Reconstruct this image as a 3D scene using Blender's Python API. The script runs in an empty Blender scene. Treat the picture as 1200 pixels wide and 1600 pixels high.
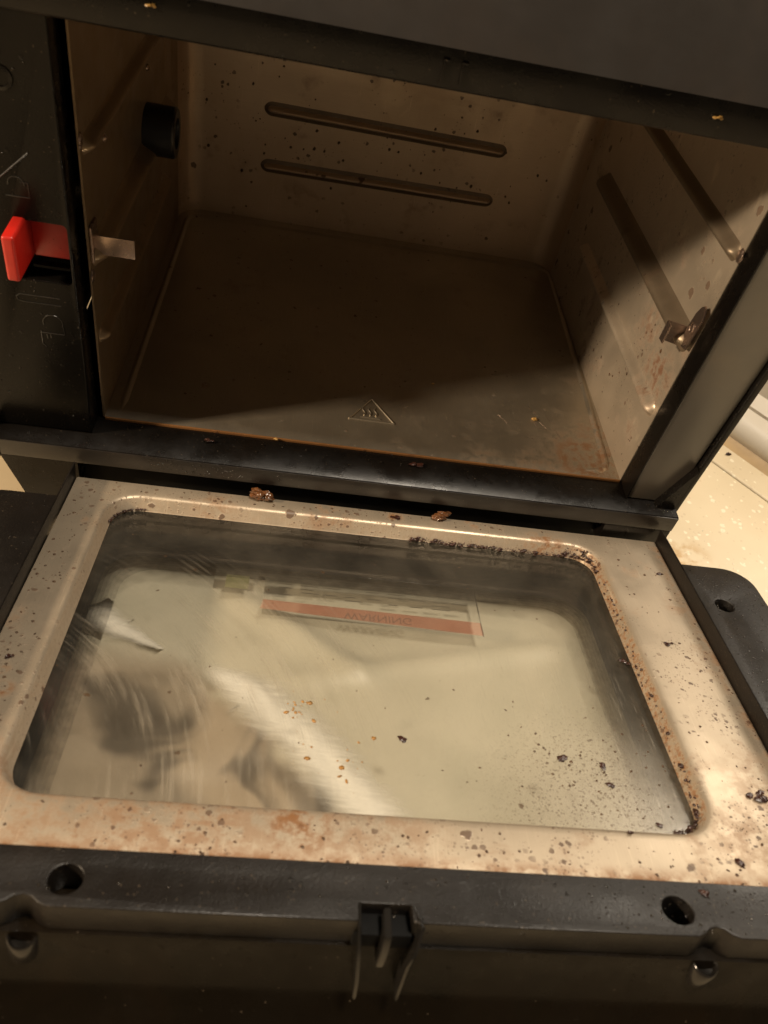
import bpy, bmesh, math, random
from mathutils import Vector, Matrix, noise
from mathutils.geometry import tessellate_polygon
S = 0.01                                   # the script is written in centimetres
sc = bpy.context.scene
COL = sc.collection

# ------------------------------------------------------------------ camera
cam_d = bpy.data.cameras.new('camera'); cam = bpy.data.objects.new('camera', cam_d); COL.objects.link(cam)
cam.location = (0.080585, -0.291181, 0.269234)
cam.rotation_euler = (0.7439, -0.1742, -0.0078)
cam_d.sensor_fit = 'VERTICAL'; cam_d.sensor_height = 36.0; cam_d.lens = 1296.56 / 1600 * 36
cam_d.clip_start = 0.01; cam_d.clip_end = 30
cam_d.dof.use_dof = True; cam_d.dof.focus_distance = 0.40; cam_d.dof.aperture_fstop = 18
sc.camera = cam

# ------------------------------------------------------------------ room light
w = bpy.data.worlds.new('World'); sc.world = w; w.use_nodes = True
bg = w.node_tree.nodes['Background']; bg.inputs[0].default_value = (1.0, 0.78, 0.53, 1); bg.inputs[1].default_value = 0.085

def lamp(name, pos, target, size, energy, col, sy=None):
    d = bpy.data.lights.new(name, 'AREA'); d.energy = energy; d.color = col; d.size = size * S
    if sy: d.shape = 'RECTANGLE'; d.size_y = sy * S
    o = bpy.data.objects.new(name, d); COL.objects.link(o)
    o.location = Vector(pos) * S
    o.rotation_euler = (Vector(target) - Vector(pos)).to_track_quat('-Z', 'Y').to_euler()
    return o
WARM = (1.0, 0.77, 0.52)
lamp('counter_lamp', (57, 17, 33), (22, -12, 0), 16, 1.0, (1.0, 0.88, 0.72), 18)
lamp('room_lamp', (-108, -42, 70), (14, 0, 6), 10, 22.0, WARM)
lamp('ceiling_lamp', (44, -8, 168), (14, -8, 0), 26, 25.0, (1.0, 0.87, 0.70))

sc.view_settings.view_transform = 'Standard'; sc.view_settings.look = 'None'
sc.view_settings.exposure = 0.15; sc.view_settings.gamma = 1
sc.cycles.max_bounces = 8; sc.cycles.glossy_bounces = 4; sc.cycles.transparent_max_bounces = 12

# ------------------------------------------------------------------ tagging / building helpers
def tag(o, label=None, cat=None, group=None, kind=None):
    for k, v in (('label', label), ('category', cat), ('group', group), ('kind', kind)):
        if v: o[k] = v
    return o

def empty(name, loc=(0, 0, 0)):
    o = bpy.data.objects.new(name, None); COL.objects.link(o); o.location = Vector(loc) * S
    o.empty_display_size = 0.05
    return o

def mesh_obj(name, bm, mat, parent=None, smooth=True, angle=35):
    bmesh.ops.recalc_face_normals(bm, faces=bm.faces) if len(bm.faces) else None
    for v in bm.verts: v.co *= S
    me = bpy.data.meshes.new(name); bm.to_mesh(me); bm.free()
    if smooth:
        for p in me.polygons: p.use_smooth = True
        try: me.set_sharp_from_angle(angle=math.radians(angle))
        except Exception: pass
    me.materials.append(mat)
    o = bpy.data.objects.new(name, me); COL.objects.link(o)
    if parent: o.parent = parent
    return o

def add_box(bm, x0, x1, y0, y1, z0, z1, bev=0.05, mat=None, seg=2):
    r = bmesh.ops.create_cube(bm, size=1)
    vs = r['verts']
    for v in vs:
        v.co = Vector((x0 + (v.co.x + .5) * (x1 - x0), y0 + (v.co.y + .5) * (y1 - y0), z0 + (v.co.z + .5) * (z1 - z0)))
    if bev > 0:
        es = list({e for v in vs for e in v.link_edges})
        b = bmesh.ops.bevel(bm, geom=es, offset=bev, segments=seg, affect='EDGES', profile=0.6)
        vs = list({v for f in b['faces'] for v in f.verts} | {v for v in vs if v.is_valid})
    if mat is not None:
        for v in vs: v.co = mat @ v.co
    return vs

def tube(bm, pts, r, n=8, caps=True):
    pts = [Vector(p) for p in pts]; rings = []
    for i, p in enumerate(pts):
        t = (pts[min(i + 1, len(pts) - 1)] - pts[max(i - 1, 0)]).normalized()
        a = t.orthogonal().normalized() if i == 0 else (last - t * last.dot(t)).normalized()
        last = a; b = t.cross(a)
        rings.append([bm.verts.new(p + (a * math.cos(k * 2 * math.pi / n) + b * math.sin(k * 2 * math.pi / n)) * r) for k in range(n)])
    for i in range(len(rings) - 1):
        for k in range(n):
            bm.faces.new((rings[i][k], rings[i][(k + 1) % n], rings[i + 1][(k + 1) % n], rings[i + 1][k]))
    if caps:
        bm.faces.new(rings[0][::-1]); bm.faces.new(rings[-1])

def plate(name, outline, holes, z0, z1, bev, mat, parent=None, M=None, rx=None):
    """flat plate with rounded edges and real holes: 2D outline in cm, thickness z0..z1, then matrix M"""
    cu = bpy.data.curves.new(name, 'CURVE'); cu.dimensions = '2D'; cu.fill_mode = 'BOTH'
    for loop in [outline] + holes:
        sp = cu.splines.new('POLY'); sp.points.add(len(loop) - 1); sp.use_cyclic_u = True
        for p, q in zip(sp.points, loop): p.co = (q[0], q[1], 0, 1)
    cu.extrude = max((z1 - z0) / 2 - bev, 0.0005); cu.bevel_depth = bev; cu.bevel_resolution = 2; cu.offset = -bev
    tmp = bpy.data.objects.new('tmp', cu); COL.objects.link(tmp)
    dg = bpy.context.evaluated_depsgraph_get(); me = bpy.data.meshes.new_from_object(tmp.evaluated_get(dg))
    bm = bmesh.new(); bm.from_mesh(me); bpy.data.objects.remove(tmp); bpy.data.curves.remove(cu); bpy.data.meshes.remove(me)
    bmesh.ops.remove_doubles(bm, verts=bm.verts, dist=0.0005)
    for v in bm.verts:
        v.co.z += (z0 + z1) / 2
        if M is not None: v.co = M @ v.co
    return mesh_obj(name, bm, mat, parent)

def circle(cx, cy, r, n=20, ry=None):
    ry = ry or r
    return [(cx + r * math.cos(k * 2 * math.pi / n), cy + ry * math.sin(k * 2 * math.pi / n)) for k in range(n)]

def rrect(x0, x1, y0, y1, r, n=8):
    out = []
    for cx, cy, a0 in ((x1 - r, y1 - r, 0), (x0 + r, y1 - r, 90), (x0 + r, y0 + r, 180), (x1 - r, y0 + r, 270)):
        for k in range(n + 1):
            a = math.radians(a0 + 90 * k / n); out.append((cx + r * math.cos(a), cy + r * math.sin(a)))
    return out

def dense(loop, nn=7):
    """subdivide the long sides of an rrect loop evenly"""
    out = []
    for i, p in enumerate(loop):
        q = loop[(i + 1) % len(loop)]; out.append(p)
        if (Vector(p) - Vector(q)).length > 2.0:
            for k in range(1, nn): out.append((p[0] + (q[0] - p[0]) * k / nn, p[1] + (q[1] - p[1]) * k / nn))
    return out

def bead(bm, pts, nrm, width, height, seg=8, cyclic=False, sink=0.012):
    """pressed bead: a smooth raised strip running along pts on a sheet whose normal is nrm"""
    pts = [Vector(p) for p in pts]; nrm = Vector(nrm).normalized(); rings = []
    L = [0]
    for a, b in zip(pts, pts[1:]): L.append(L[-1] + (b - a).length)
    for i, p in enumerate(pts):
        a = pts[i - 1] if (i or cyclic) else pts[0]; b = pts[(i + 1) % len(pts)] if (i < len(pts) - 1 or cyclic) else pts[-1]
        t = (b - a).normalized(); sd = t.cross(nrm).normalized()
        e = 1.0
        if not cyclic:
            dd = min(L[i], L[-1] - L[i]) / (width * .5)
            e = math.sqrt(max(0.0, 1 - (1 - min(dd, 1)) ** 2))
        ring = []
        for k in range(seg + 1):
            u = k / seg * 2 - 1
            h = (0.5 + 0.5 * math.cos(math.pi * u)) ** 0.8 * height * e - sink
            ring.append(bm.verts.new(p + sd * u * width * .5 * max(e, .02) + nrm * h))
        rings.append(ring)
    m = len(rings)
    for i in range(m if cyclic else m - 1):
        r0, r1 = rings[i], rings[(i + 1) % m]
        for k in range(seg): bm.faces.new((r0[k], r0[k + 1], r1[k + 1], r1[k]))

def line_pts(a, b, n=30, w=0.8):
    a, b = Vector(a), Vector(b); L = (b - a).length; out = []; k0 = w / 2 / L
    ts = [k0 * (1 - math.cos(j * math.pi / 12)) for j in range(7)]
    ts += [k0 + (1 - 2 * k0) * j / n for j in range(1, n)]
    ts += [1 - k0 * (1 - math.cos(j * math.pi / 12)) for j in range(6, -1, -1)]
    return [a + (b - a) * t for t in ts]

# ------------------------------------------------------------------ materials
def new_mat(name):
    m = bpy.data.materials.new(name); m.use_nodes = True; nt = m.node_tree
    return m, nt, nt.nodes['Principled BSDF']
class NB:
    def __init__(s, nt): s.nt = nt; s.n = nt.nodes; s.l = nt.links
    def node(s, t, **k):
        x = s.n.new(t)
        for a, b in k.items(): setattr(x, a, b)
        return x
    def link(s, a, b): s.l.new(a, b)
    def coord(s):
        t = s.node('ShaderNodeTexCoord'); return t.outputs['Object']
    def mapping(s, v, scale=(1, 1, 1), loc=(0, 0, 0), rot=(0, 0, 0)):
        m = s.node('ShaderNodeMapping'); s.link(v, m.inputs[0])
        m.inputs['Scale'].default_value = scale; m.inputs['Location'].default_value = loc; m.inputs['Rotation'].default_value = rot
        return m.outputs[0]
    def noise(s, v, scale, detail=4, rough=.55, dist=0):
        n = s.node('ShaderNodeTexNoise'); s.link(v, n.inputs['Vector'])
        n.inputs['Scale'].default_value = scale; n.inputs['Detail'].default_value = detail
        n.inputs['Roughness'].default_value = rough; n.inputs['Distortion'].default_value = dist
        return n.outputs['Fac']
    def voro(s, v, scale):
        n = s.node('ShaderNodeTexVoronoi'); s.link(v, n.inputs['Vector']); n.inputs['Scale'].default_value = scale
        return n.outputs['Distance'], n.outputs['Color']
    def rng(s, v, a, b, c=0, d=1):
        m = s.node('ShaderNodeMapRange'); s.link(v, m.inputs[0])
        for i, x in enumerate((a, b, c, d)): m.inputs[1 + i].default_value = x
        m.interpolation_type = 'SMOOTHSTEP'; return m.outputs[0]
    def math(s, op, a, b=None):
        m = s.node('ShaderNodeMath', operation=op)
        for i, x in enumerate((a, b)):
            if x is None: continue
            if isinstance(x, (int, float)): m.inputs[i].default_value = x
            else: s.link(x, m.inputs[i])
        return m.outputs[0]
    def mix(s, f, a, b):
        m = s.node('ShaderNodeMix', data_type='RGBA')
        for i, x in ((0, f), (6, a), (7, b)):
            if isinstance(x, (int, float)): m.inputs[i].default_value = x
            elif isinstance(x, tuple): m.inputs[i].default_value = (*x, 1)
            else: s.link(x, m.inputs[i])
        return m.outputs[2]
    def bump(s, h, strength, dist):
        b = s.node('ShaderNodeBump'); s.link(h, b.inputs['Height'])
        b.inputs['Strength'].default_value = strength; b.inputs['Distance'].default_value = dist * S
        return b.outputs[0], b
    def specks(s, v, scale, thr, dens):
        """irregular little dots: voronoi cells below thr, a share dens of them kept"""
        nd = s.node('ShaderNodeTexNoise'); s.link(v, nd.inputs['Vector']); nd.inputs['Scale'].default_value = scale * 2.2
        va = s.node('ShaderNodeVectorMath', operation='SCALE'); s.link(nd.outputs['Color'], va.inputs[0]); va.inputs['Scale'].default_value = .5 / scale
        vb = s.node('ShaderNodeVectorMath', operation='ADD'); s.link(v, vb.inputs[0]); s.link(va.outputs[0], vb.inputs[1])
        d, c = s.voro(vb.outputs[0], scale)
        sep = s.node('ShaderNodeSeparateColor'); s.link(c, sep.inputs[0])
        sz = s.math('MULTIPLY', sep.outputs[1], thr)
        inside = s.rng(s.math('SUBTRACT', d, sz), -.04, .03, 1, 0)
        keep = s.math('LESS_THAN', sep.outputs[0], dens)
        return s.math('MULTIPLY', inside, keep)
    def spot(s, v, c, r0, r1):
        d = s.node('ShaderNodeVectorMath', operation='DISTANCE'); s.link(v, d.inputs[0]); d.inputs[1].default_value = tuple(x * S for x in c)
        return s.rng(d.outputs['Value'], r0 * S, r1 * S, 1, 0)

def steel(name, base=(.52, .44, .34), metallic=.75, rough=.38, stain=(.16, .07, .025), stain_amt=.5, brush=(1, 30, 1),
          speck_d=.3, spots=(), zone=None, heat=None):
    m, nt, P = new_mat(name); b = NB(nt); v = b.coord()
    big = b.noise(v, 14, 5, .6, .4); mid = b.noise(v, 60, 5, .65)
    col = b.mix(b.rng(big, .3, .7), base, tuple(x * .86 for x in base))
    if heat: col = b.mix(b.rng(b.noise(b.mapping(v, (1, 1, 1), (3, 1, 2)), 9, 4, .6), .42, .66, 0, .75), col, heat)
    grain = b.noise(b.mapping(v, brush), 90, 3, .6)
    col = b.mix(b.rng(grain, .3, .75, 0, .16), col, tuple(x * .6 for x in base))
    # blotchy brown film
    st = b.math('MULTIPLY', b.rng(mid, .50, .68), b.rng(b.noise(v, 26, 4, .6, .8), .46, .64))
    st = b.math('MULTIPLY', st, stain_amt)
    for c, r, a in spots:
        q = b.math('MULTIPLY', b.spot(v, c, r * .25, r), b.rng(b.noise(v, 160, 5, .7), .38, .6))
        st = b.math('MAXIMUM', st, b.math('MULTIPLY', q, a))
    if zone:
        sxyz = b.node('ShaderNodeSeparateXYZ'); b.link(v, sxyz.inputs[0])
        slope = b.math('MULTIPLY', b.rng(sxyz.outputs[2], -.0012, -.0003, 1, 0), b.rng(b.noise(v, 480, 4, .7), .40, .62))
        slope = b.math('MULTIPLY', slope, b.rng(sxyz.outputs[0], .20, .232, .22, .85))
        edge = b.math('MULTIPLY', b.rng(sxyz.outputs[1], -.1855, -.1790, 1, 0), b.rng(b.noise(v, 110, 4, .7), .35, .6))
        edge2 = b.math('MULTIPLY', b.rng(sxyz.outputs[0], .262, .268), b.rng(b.noise(v, 90, 4, .7), .42, .6, 0, .7))
        st = b.math('MAXIMUM', st, b.math('MAXIMUM', slope, b.math('MAXIMUM', edge, edge2)))
    col = b.mix(st, col, stain)
    s1 = b.specks(v, 330, .38, speck_d); s2 = b.specks(b.mapping(v, (1, 1, 1), (.31, .2, .1)), 130, .30, speck_d * .25)
    s0 = b.specks(b.mapping(v, (1, 1, 1), (.11, .5, .7)), 900, .45, speck_d)
    clus = b.rng(b.noise(v, 30, 3, .6), .42, .60)
    sp = b.math('MAXIMUM', b.math('MULTIPLY', s1, clus), s2)
    sp = b.math('MAXIMUM', sp, b.math('MULTIPLY', b.math('MULTIPLY', s0, clus), .6))
    scr = b.rng(b.noise(b.mapping(v, (60, 1.2, 1.2), (0, 0, 0), (0, .1, .55)), 40, 2, .5), .66, .74)
    col = b.mix(b.math('MULTIPLY', scr, .22), col, tuple(min(1, x * 1.6) for x in base))
    col = b.mix(b.math('MULTIPLY', sp, .82), col, (.06, .026, .012))
    b.link(col, P.inputs['Base Color'])
    met = b.math('MULTIPLY', b.math('SUBTRACT', 1.0, b.math('MAXIMUM', st, sp)), metallic); b.link(met, P.inputs['Metallic'])
    rg = b.math('ADD', b.rng(b.noise(v, 45, 4, .6), .3, .7, -.05, .08), rough); rg = b.math('ADD', rg, b.math('MULTIPLY', st, .15)); b.link(rg, P.inputs['Roughness'])
    n1, bn = b.bump(b.math('ADD', b.math('MULTIPLY', grain, .25), b.math('ADD', b.math('MULTIPLY', b.noise(v, 220, 3), .3), b.math('MULTIPLY', sp, 2.2))), .35, .02)
    b.link(n1, P.inputs['Normal'])
    return m

def plastic(name, base=(.0045, .0038, .0033), rough=.26, grain=0.35, gscale=1700, smear=.5, dust=0.0, coat=0.0, ior=1.34):
    m, nt, P = new_mat(name); b = NB(nt); v = b.coord()
    g = b.noise(v, gscale, 2, .5); sm = b.noise(v, 22, 5, .65, .6)
    col = b.mix(b.rng(sm, .4, .75, 0, .5), base, (base[0] * 2.0, base[1] * 1.7, base[2] * 1.4))
    if dust:
        col = b.mix(b.math('MULTIPLY', b.specks(v, 1300, .4, dust), .6), col, (.08, .06, .04))
    b.link(col, P.inputs['Base Color'])
    rg = b.math('ADD', b.rng(b.noise(v, 35, 5, .7), .3, .72, -.08 * smear * 2, .14 * smear * 2), rough); b.link(rg, P.inputs['Roughness'])
    n, bn = b.bump(b.math('ADD', g, b.math('MULTIPLY', b.specks(b.mapping(v, (1, 1, 1), (.3, .1, .2)), 350, .3, .12), 3.0)), grain, .012)
    b.link(n, P.inputs['Normal']); P.inputs['IOR'].default_value = ior
    P.inputs['Coat Weight'].default_value = coat; P.inputs['Coat Roughness'].default_value = .12
    return m

def simple(name, col, rough=.5, metallic=0, noise_s=80, var=.25, spec=.5, bump=.2, trans=0):
    m, nt, P = new_mat(name); b = NB(nt); v = b.coord()
    n = b.noise(v, noise_s, 5, .6)
    b.link(b.mix(b.rng(n, .3, .7), col, tuple(x * (1 - var) for x in col)), P.inputs['Base Color'])
    P.inputs['Metallic'].default_value = metallic; b.link(b.rng(n, .2, .8, rough - .06, rough + .08), P.inputs['Roughness'])
    nn, _ = b.bump(b.noise(v, noise_s * 4, 3), bump, .02); b.link(nn, P.inputs['Normal'])
    P.inputs['Specular IOR Level'].default_value = spec; P.inputs['Transmission Weight'].default_value = trans
    return m

def glass_mat(name, grime=1.0):
    """thin clear pane: fresnel reflection over see-through, with wiped grease film and scratches"""
    m = bpy.data.materials.new(name); m.use_nodes = True; nt = m.node_tree; nt.nodes.clear(); b = NB(nt); v = b.coord()
    out = b.node('ShaderNodeOutputMaterial')
    tr = b.node('ShaderNodeBsdfTransparent'); tr.inputs[0].default_value = (.995, .99, .975, 1)
    gl = b.node('ShaderNodeBsdfGlossy'); gl.inputs['Roughness'].default_value = .10
    rough_gl = b.node('ShaderNodeBsdfGlossy'); rough_gl.inputs['Roughness'].default_value = .33; rough_gl.inputs[0].default_value = (.9, .85, .75, 1)
    df = b.node('ShaderNodeBsdfDiffuse'); df.inputs[0].default_value = (.55, .48, .37, 1)
    lw_ = b.node('ShaderNodeLayerWeight'); lw_.inputs[0].default_value = .5
    fr = b.math('ADD', b.math('MULTIPLY', b.math('POWER', lw_.outputs['Facing'], 5), .96), .035)
    m1 = b.node('ShaderNodeMixShader'); b.link(fr, m1.inputs[0]); b.link(tr.outputs[0], m1.inputs[1]); b.link(gl.outputs[0], m1.inputs[2])
    # wiped arcs: rings about a point off the pane, broken up by noise
    # polar coordinates about a point beside the pane, so the wiped streaks run in arcs
    pv = b.node('ShaderNodeVectorMath', operation='SUBTRACT'); b.link(v, pv.inputs[0]); pv.inputs[1].default_value = (-.05, -.17, -.0067)
    ln = b.node('ShaderNodeVectorMath', operation='LENGTH'); b.link(pv.outputs[0], ln.inputs[0])
    sx_ = b.node('ShaderNodeSeparateXYZ'); b.link(pv.outputs[0], sx_.inputs[0])
    an = b.math('ARCTAN2', sx_.outputs[1], sx_.outputs[0])
    cv = b.node('ShaderNodeCombineXYZ'); b.link(b.math('MULTIPLY', ln.outputs['Value'], 520.0), cv.inputs[0]); b.link(b.math('MULTIPLY', an, 3.5), cv.inputs[1])
    arc_n = b.noise(cv.outputs[0], 1.0, 4, .6)
    left = b.math('MULTIPLY', b.spot(v, (6, -11, -.7), 3, 9.5), b.rng(b.noise(v, 22, 4, .6), .38, .62))
    arcs = b.math('MULTIPLY', b.rng(arc_n, .50, .72), left)
    fine = b.rng(b.noise(b.mapping(v, (14, 1, 1), (0, 0, 0), (0, 0, .5)), 60, 3, .6), .58, .72)
    right = b.math('MULTIPLY', b.spot(v, (20.5, -12, -.7), 1.5, 7.5), fine)
    haze = b.rng(b.noise(v, 18, 6, .65, .5), .3, .75, .01, .085)
    br = b.spot(v, (20.5, -15.5, -.7), .5, 5.5)
    dust = b.math('MULTIPLY', b.specks(v, 1100, .5, .6), b.math('ADD', b.math('MULTIPLY', br, .8), .03))
    film = b.math('ADD', haze, b.math('ADD', b.math('MULTIPLY', arcs, .42), b.math('MULTIPLY', right, .12)))
    film = b.math('MULTIPLY', b.math('ADD', film, b.math('MULTIPLY', br, .18)), grime)
    fm = b.node('ShaderNodeMixShader'); fm.inputs[0].default_value = .45; b.link(df.outputs[0], fm.inputs[1]); b.link(rough_gl.outputs[0], fm.inputs[2])
    m2 = b.node('ShaderNodeMixShader'); b.link(film, m2.inputs[0]); b.link(m1.outputs[0], m2.inputs[1]); b.link(fm.outputs[0], m2.inputs[2])
    dk = b.node('ShaderNodeBsdfPrincipled'); dk.inputs['Base Color'].default_value = (.07, .04, .02, 1); dk.inputs['Roughness'].default_value = .4
    sp = b.math('MAXIMUM', b.math('MULTIPLY', dust, .75 * grime), b.math('MULTIPLY', b.specks(b.mapping(v, (1, 1, 1), (.2, .7, 0)), 150, .16, .10), .8 * grime))
    m3 = b.node('ShaderNodeMixShader'); b.link(sp, m3.inputs[0]); b.link(m2.outputs[0], m3.inputs[1]); b.link(dk.outputs[0], m3.inputs[2])
    nn, _ = b.bump(b.math('ADD', b.math('MULTIPLY', arcs, 1.5), b.noise(v, 70, 3)), .10, .02); b.link(nn, rough_gl.inputs['Normal'])
    b.link(m3.outputs[0], out.inputs[0])
    return m

M_black = plastic('black_moulded_plastic', dust=.03)
M_face = plastic('satin_black_front', base=(.004, .0035, .003), rough=.26, dust=.02, ior=1.24, smear=.25)
M_pillar = plastic('reflection_lightened_pillar', base=(.055, .048, .039), rough=.36, grain=.15, dust=.01, ior=1.95, smear=.1)  # black front lightened to grey, standing for the bright worktop's reflection
M_sillf = plastic('satin_sill_front', base=(.012, .010, .0085), rough=.36, grain=.3, dust=.05, ior=1.5)
M_gl2 = plastic('polished_black_boss', base=(.010, .009, .008), rough=.16, grain=.03, smear=.1, ior=1.5)
M_lower = plastic('matt_black_lower_front', base=(.005, .0035, .002), rough=.28, dust=.01, ior=1.24)
M_blackR = plastic('grained_black_plastic', base=(.008, .0065, .0055), rough=.38, grain=1.0, gscale=1300, dust=.10, ior=1.45)
M_gloss = plastic('glossy_black_panel', base=(.014, .011, .009), rough=.30, grain=.05, smear=.12, ior=2.0)
M_dark = simple('black_void', (.004, .004, .004), .7, 0, 60, .2, .2)
M_rim = steel('stained_door_steel', (.52, .43, .32), .64, .43, (.19, .078, .02), .62, (30, 1, 1), .62, zone=True,
              spots=[((1, -17.8, 0), 5, .6), ((6, -17.8, 0), 5, .65), ((12, -17.8, 0), 3.5, .5), ((9.9, -17.3, 0), 1.7, .95), ((8.2, -17.2, 0), 2.0, .5), ((24.6, -17.0, 0), 2.2, .45), ((26.3, -14.6, 0), 2.4, .4), ((26.8, -7.8, 0), 1.4, .5), ((26.5, -5, 0), 1.2, .5),
                     ((.1, -12.9, 0), .55, 1.0), ((-.2, -12.0, 0), .4, 1.0), ((3.4, -18.1, 0), .7, .8), ((21.0, -1.3, -.3), 1.6, .95), ((22.6, -2.2, -.4), 1.4, .9), ((13.8, -.4, 0), .6, .9), ((10.6, -.25, 0), .8, .8), ((17.5, -.3, 0), .7, .7), ((5.5, -1.0, -.4), 1.6, .55), ((1.5, -3.6, 0), 1.5, .35)])
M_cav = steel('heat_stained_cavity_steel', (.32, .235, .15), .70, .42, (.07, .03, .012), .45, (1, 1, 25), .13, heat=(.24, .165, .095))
M_back = steel('bounce_lit_back_steel', (.60, .47, .34), .62, .42, (.12, .055, .022), .35, (1, 1, 25), .12, heat=(.46, .34, .225))  # cavity steel with its base lightened for light bounced off the door
M_bead_border = steel('dark_border_steel', (.17, .125, .085), .6, .48, (.06, .03, .012), .5, (1, 1, 25), .2)  # darker flat band outlining each bead on the back wall
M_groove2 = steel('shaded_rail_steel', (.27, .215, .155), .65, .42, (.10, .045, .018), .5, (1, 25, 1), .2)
M_floor = steel('cavity_floor_steel', (.46, .41, .33), .80, .36, (.17, .075, .025), .25, (25, 1, 1), .10,
                spots=[((23.4, 1.2, 0), 3.2, .9), ((24.3, 3.5, 0), 1.6, .8), ((18, .2, 0), 1.5, .5), ((21, .3, 0), 2.2, .6), ((4.1, 3.1, 0), .35, 1.)])
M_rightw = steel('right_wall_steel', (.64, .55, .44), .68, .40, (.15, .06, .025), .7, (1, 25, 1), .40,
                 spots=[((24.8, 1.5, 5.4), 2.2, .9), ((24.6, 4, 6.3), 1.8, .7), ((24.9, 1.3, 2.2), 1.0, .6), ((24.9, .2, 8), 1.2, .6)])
M_clip = steel('bracket_steel', (.42, .32, .27), .9, .26, (.16, .06, .03), .3, (1, 1, 20), .05)
M_red = simple('red_plastic', (.50, .014, .007), .38, 0, 60, .25, .5, .3)
M_glass = glass_mat('greasy_inner_glass', 1.0)
M_glass2 = glass_mat('clear_outer_glass', .06)
M_frit = simple('black_glass_border', (.012, .012, .012), .12, 0, 50, .2, .5, 0)

# ------------------------------------------------------------------ the setting: worktop and upstand behind it
def counter_mat():
    m, nt, P = new_mat('speckled_cream_worktop'); b = NB(nt); v = b.coord()
    col = b.mix(b.rng(b.noise(v, 10, 4), .3, .7), (.74, .62, .43), (.66, .54, .36))
    col = b.mix(b.math('MULTIPLY', b.specks(v, 240, .42, .5), .75), col, (.86, .78, .60))
    col = b.mix(b.math('MULTIPLY', b.specks(b.mapping(v, (1, 1, 1), (.5, .2, 0)), 420, .4, .35), .4), col, (.52, .40, .25))
    st = b.math('MULTIPLY', b.spot(v, (31.5, 0.5, -6), .4, 2.2), b.rng(b.noise(v, 90, 4), .4, .6, 0, .75))
    col = b.mix(st, col, (.48, .27, .08))
    b.link(col, P.inputs['Base Color']); P.inputs['Roughness'].default_value = .34
    nn, _ = b.bump(b.noise(v, 300, 2), .15, .02); b.link(nn, P.inputs['Normal'])
    return m
M_counter = counter_mat()
M_white = simple('white_glazed_moulding', (.80, .72, .60), .25, 0, 20, .06, .5, .05)
M_tan = simple('tan_cove_shadow', (.50, .34, .17), .5, 0, 40, .25, .4, .3)  # tan colour stands for the shadow in the cove below the moulding

def strip_profile(name, prof, mat, L0=-60, L1=60, kind='structure', label=None):
    """extrude a profile given as (n, z) along the worktop's rear edge"""
    P0 = Vector((35.47, 9.32, 0)); u = Vector((.6659, -.7460, 0)); n = Vector((.7460, .6659, 0))
    bm = bmesh.new(); a = [bm.verts.new(P0 + u * L0 + n * q[0] + Vector((0, 0, q[1]))) for q in prof]
    c = [bm.verts.new(P0 + u * L1 + n * q[0] + Vector((0, 0, q[1]))) for q in prof]
    for i in range(len(prof) - 1): bm.faces.new((a[i], a[i + 1], c[i + 1], c[i]))
    bm.faces.new(a); bm.faces.new(c[::-1])
    o = mesh_obj(name, bm, mat, angle=40); tag(o, label, kind=kind); return o
CZ = -6.0
bm = bmesh.new()
P0 = Vector((35.47, 9.32, 0)); u = Vector((.6659, -.7460, 0)); n = Vector((.7460, .6659, 0))
q = [P0 - u * 70, P0 + u * 90, P0 + u * 90 - n * 120, P0 - u * 70 - n * 120]
top = [bm.verts.new((p.x, p.y, CZ)) for p in q]; bot = [bm.verts.new((p.x, p.y, CZ - 3)) for p in q]
bm.faces.new(top); bm.faces.new(bot[::-1])
for i in range(4): bm.faces.new((top[i], bot[i], bot[(i + 1) % 4], top[(i + 1) % 4]))
tag(mesh_obj('worktop', bm, M_counter), kind='structure')
r = .16
lip = [(0.0, CZ - 2.9)] + [(0.02 + r * (1 - math.cos(a)), CZ + .12 - r + r * math.sin(a)) for a in [i * math.pi / 10 for i in range(6)]] + [(2.1, CZ + .12), (2.1, CZ - 2.9)]
strip_profile('worktop_rear_strip', lip, M_counter)
strip_profile('cove_shadow_strip', [(2.102, CZ - 2.8), (2.102, CZ + .10), (2.5, CZ + .16), (3.0, CZ + .34), (3.5, CZ + .7), (3.7, CZ - 2.8)], M_tan)
rb = 1.25
roll = [(2.9, CZ - 2.7)] + [(3.0 + rb * (1 - math.cos(a)), CZ + .45 + rb * math.sin(a)) for a in [i * math.pi / 20 for i in range(9)]]
roll += [(roll[-1][0] + .9, roll[-1][1] + .10), (roll[-1][0] + .9, CZ - 2.7)]
strip_profile('rounded_white_moulding', roll, M_white)
x1 = roll[-1][0] + .003
strip_profile('rear_upstand', [(x1, CZ - 2.6), (x1, CZ + 1.95), (x1 + .12, CZ + 2.02), (x1 + 1.2, CZ + 2.3), (x1 + 1.6, CZ + 4), (x1 + 1.6, CZ + 10), (x1 + 14, CZ + 10), (x1 + 14, CZ - 2.6)], M_white)

# ------------------------------------------------------------------ the oven
OV = empty('countertop_oven', (12, 10, CZ))
tag(OV, 'black countertop oven with greasy steel cavity and its glass door folded down open', 'oven')
class P_: pass
def part(o, parent=None):
    """keep world placement when parenting to the oven empty"""
    o.parent = parent or OV
    if parent is None: o.location = o.location - OV.location
    return o
D = 19.88; H = 17.35

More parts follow.
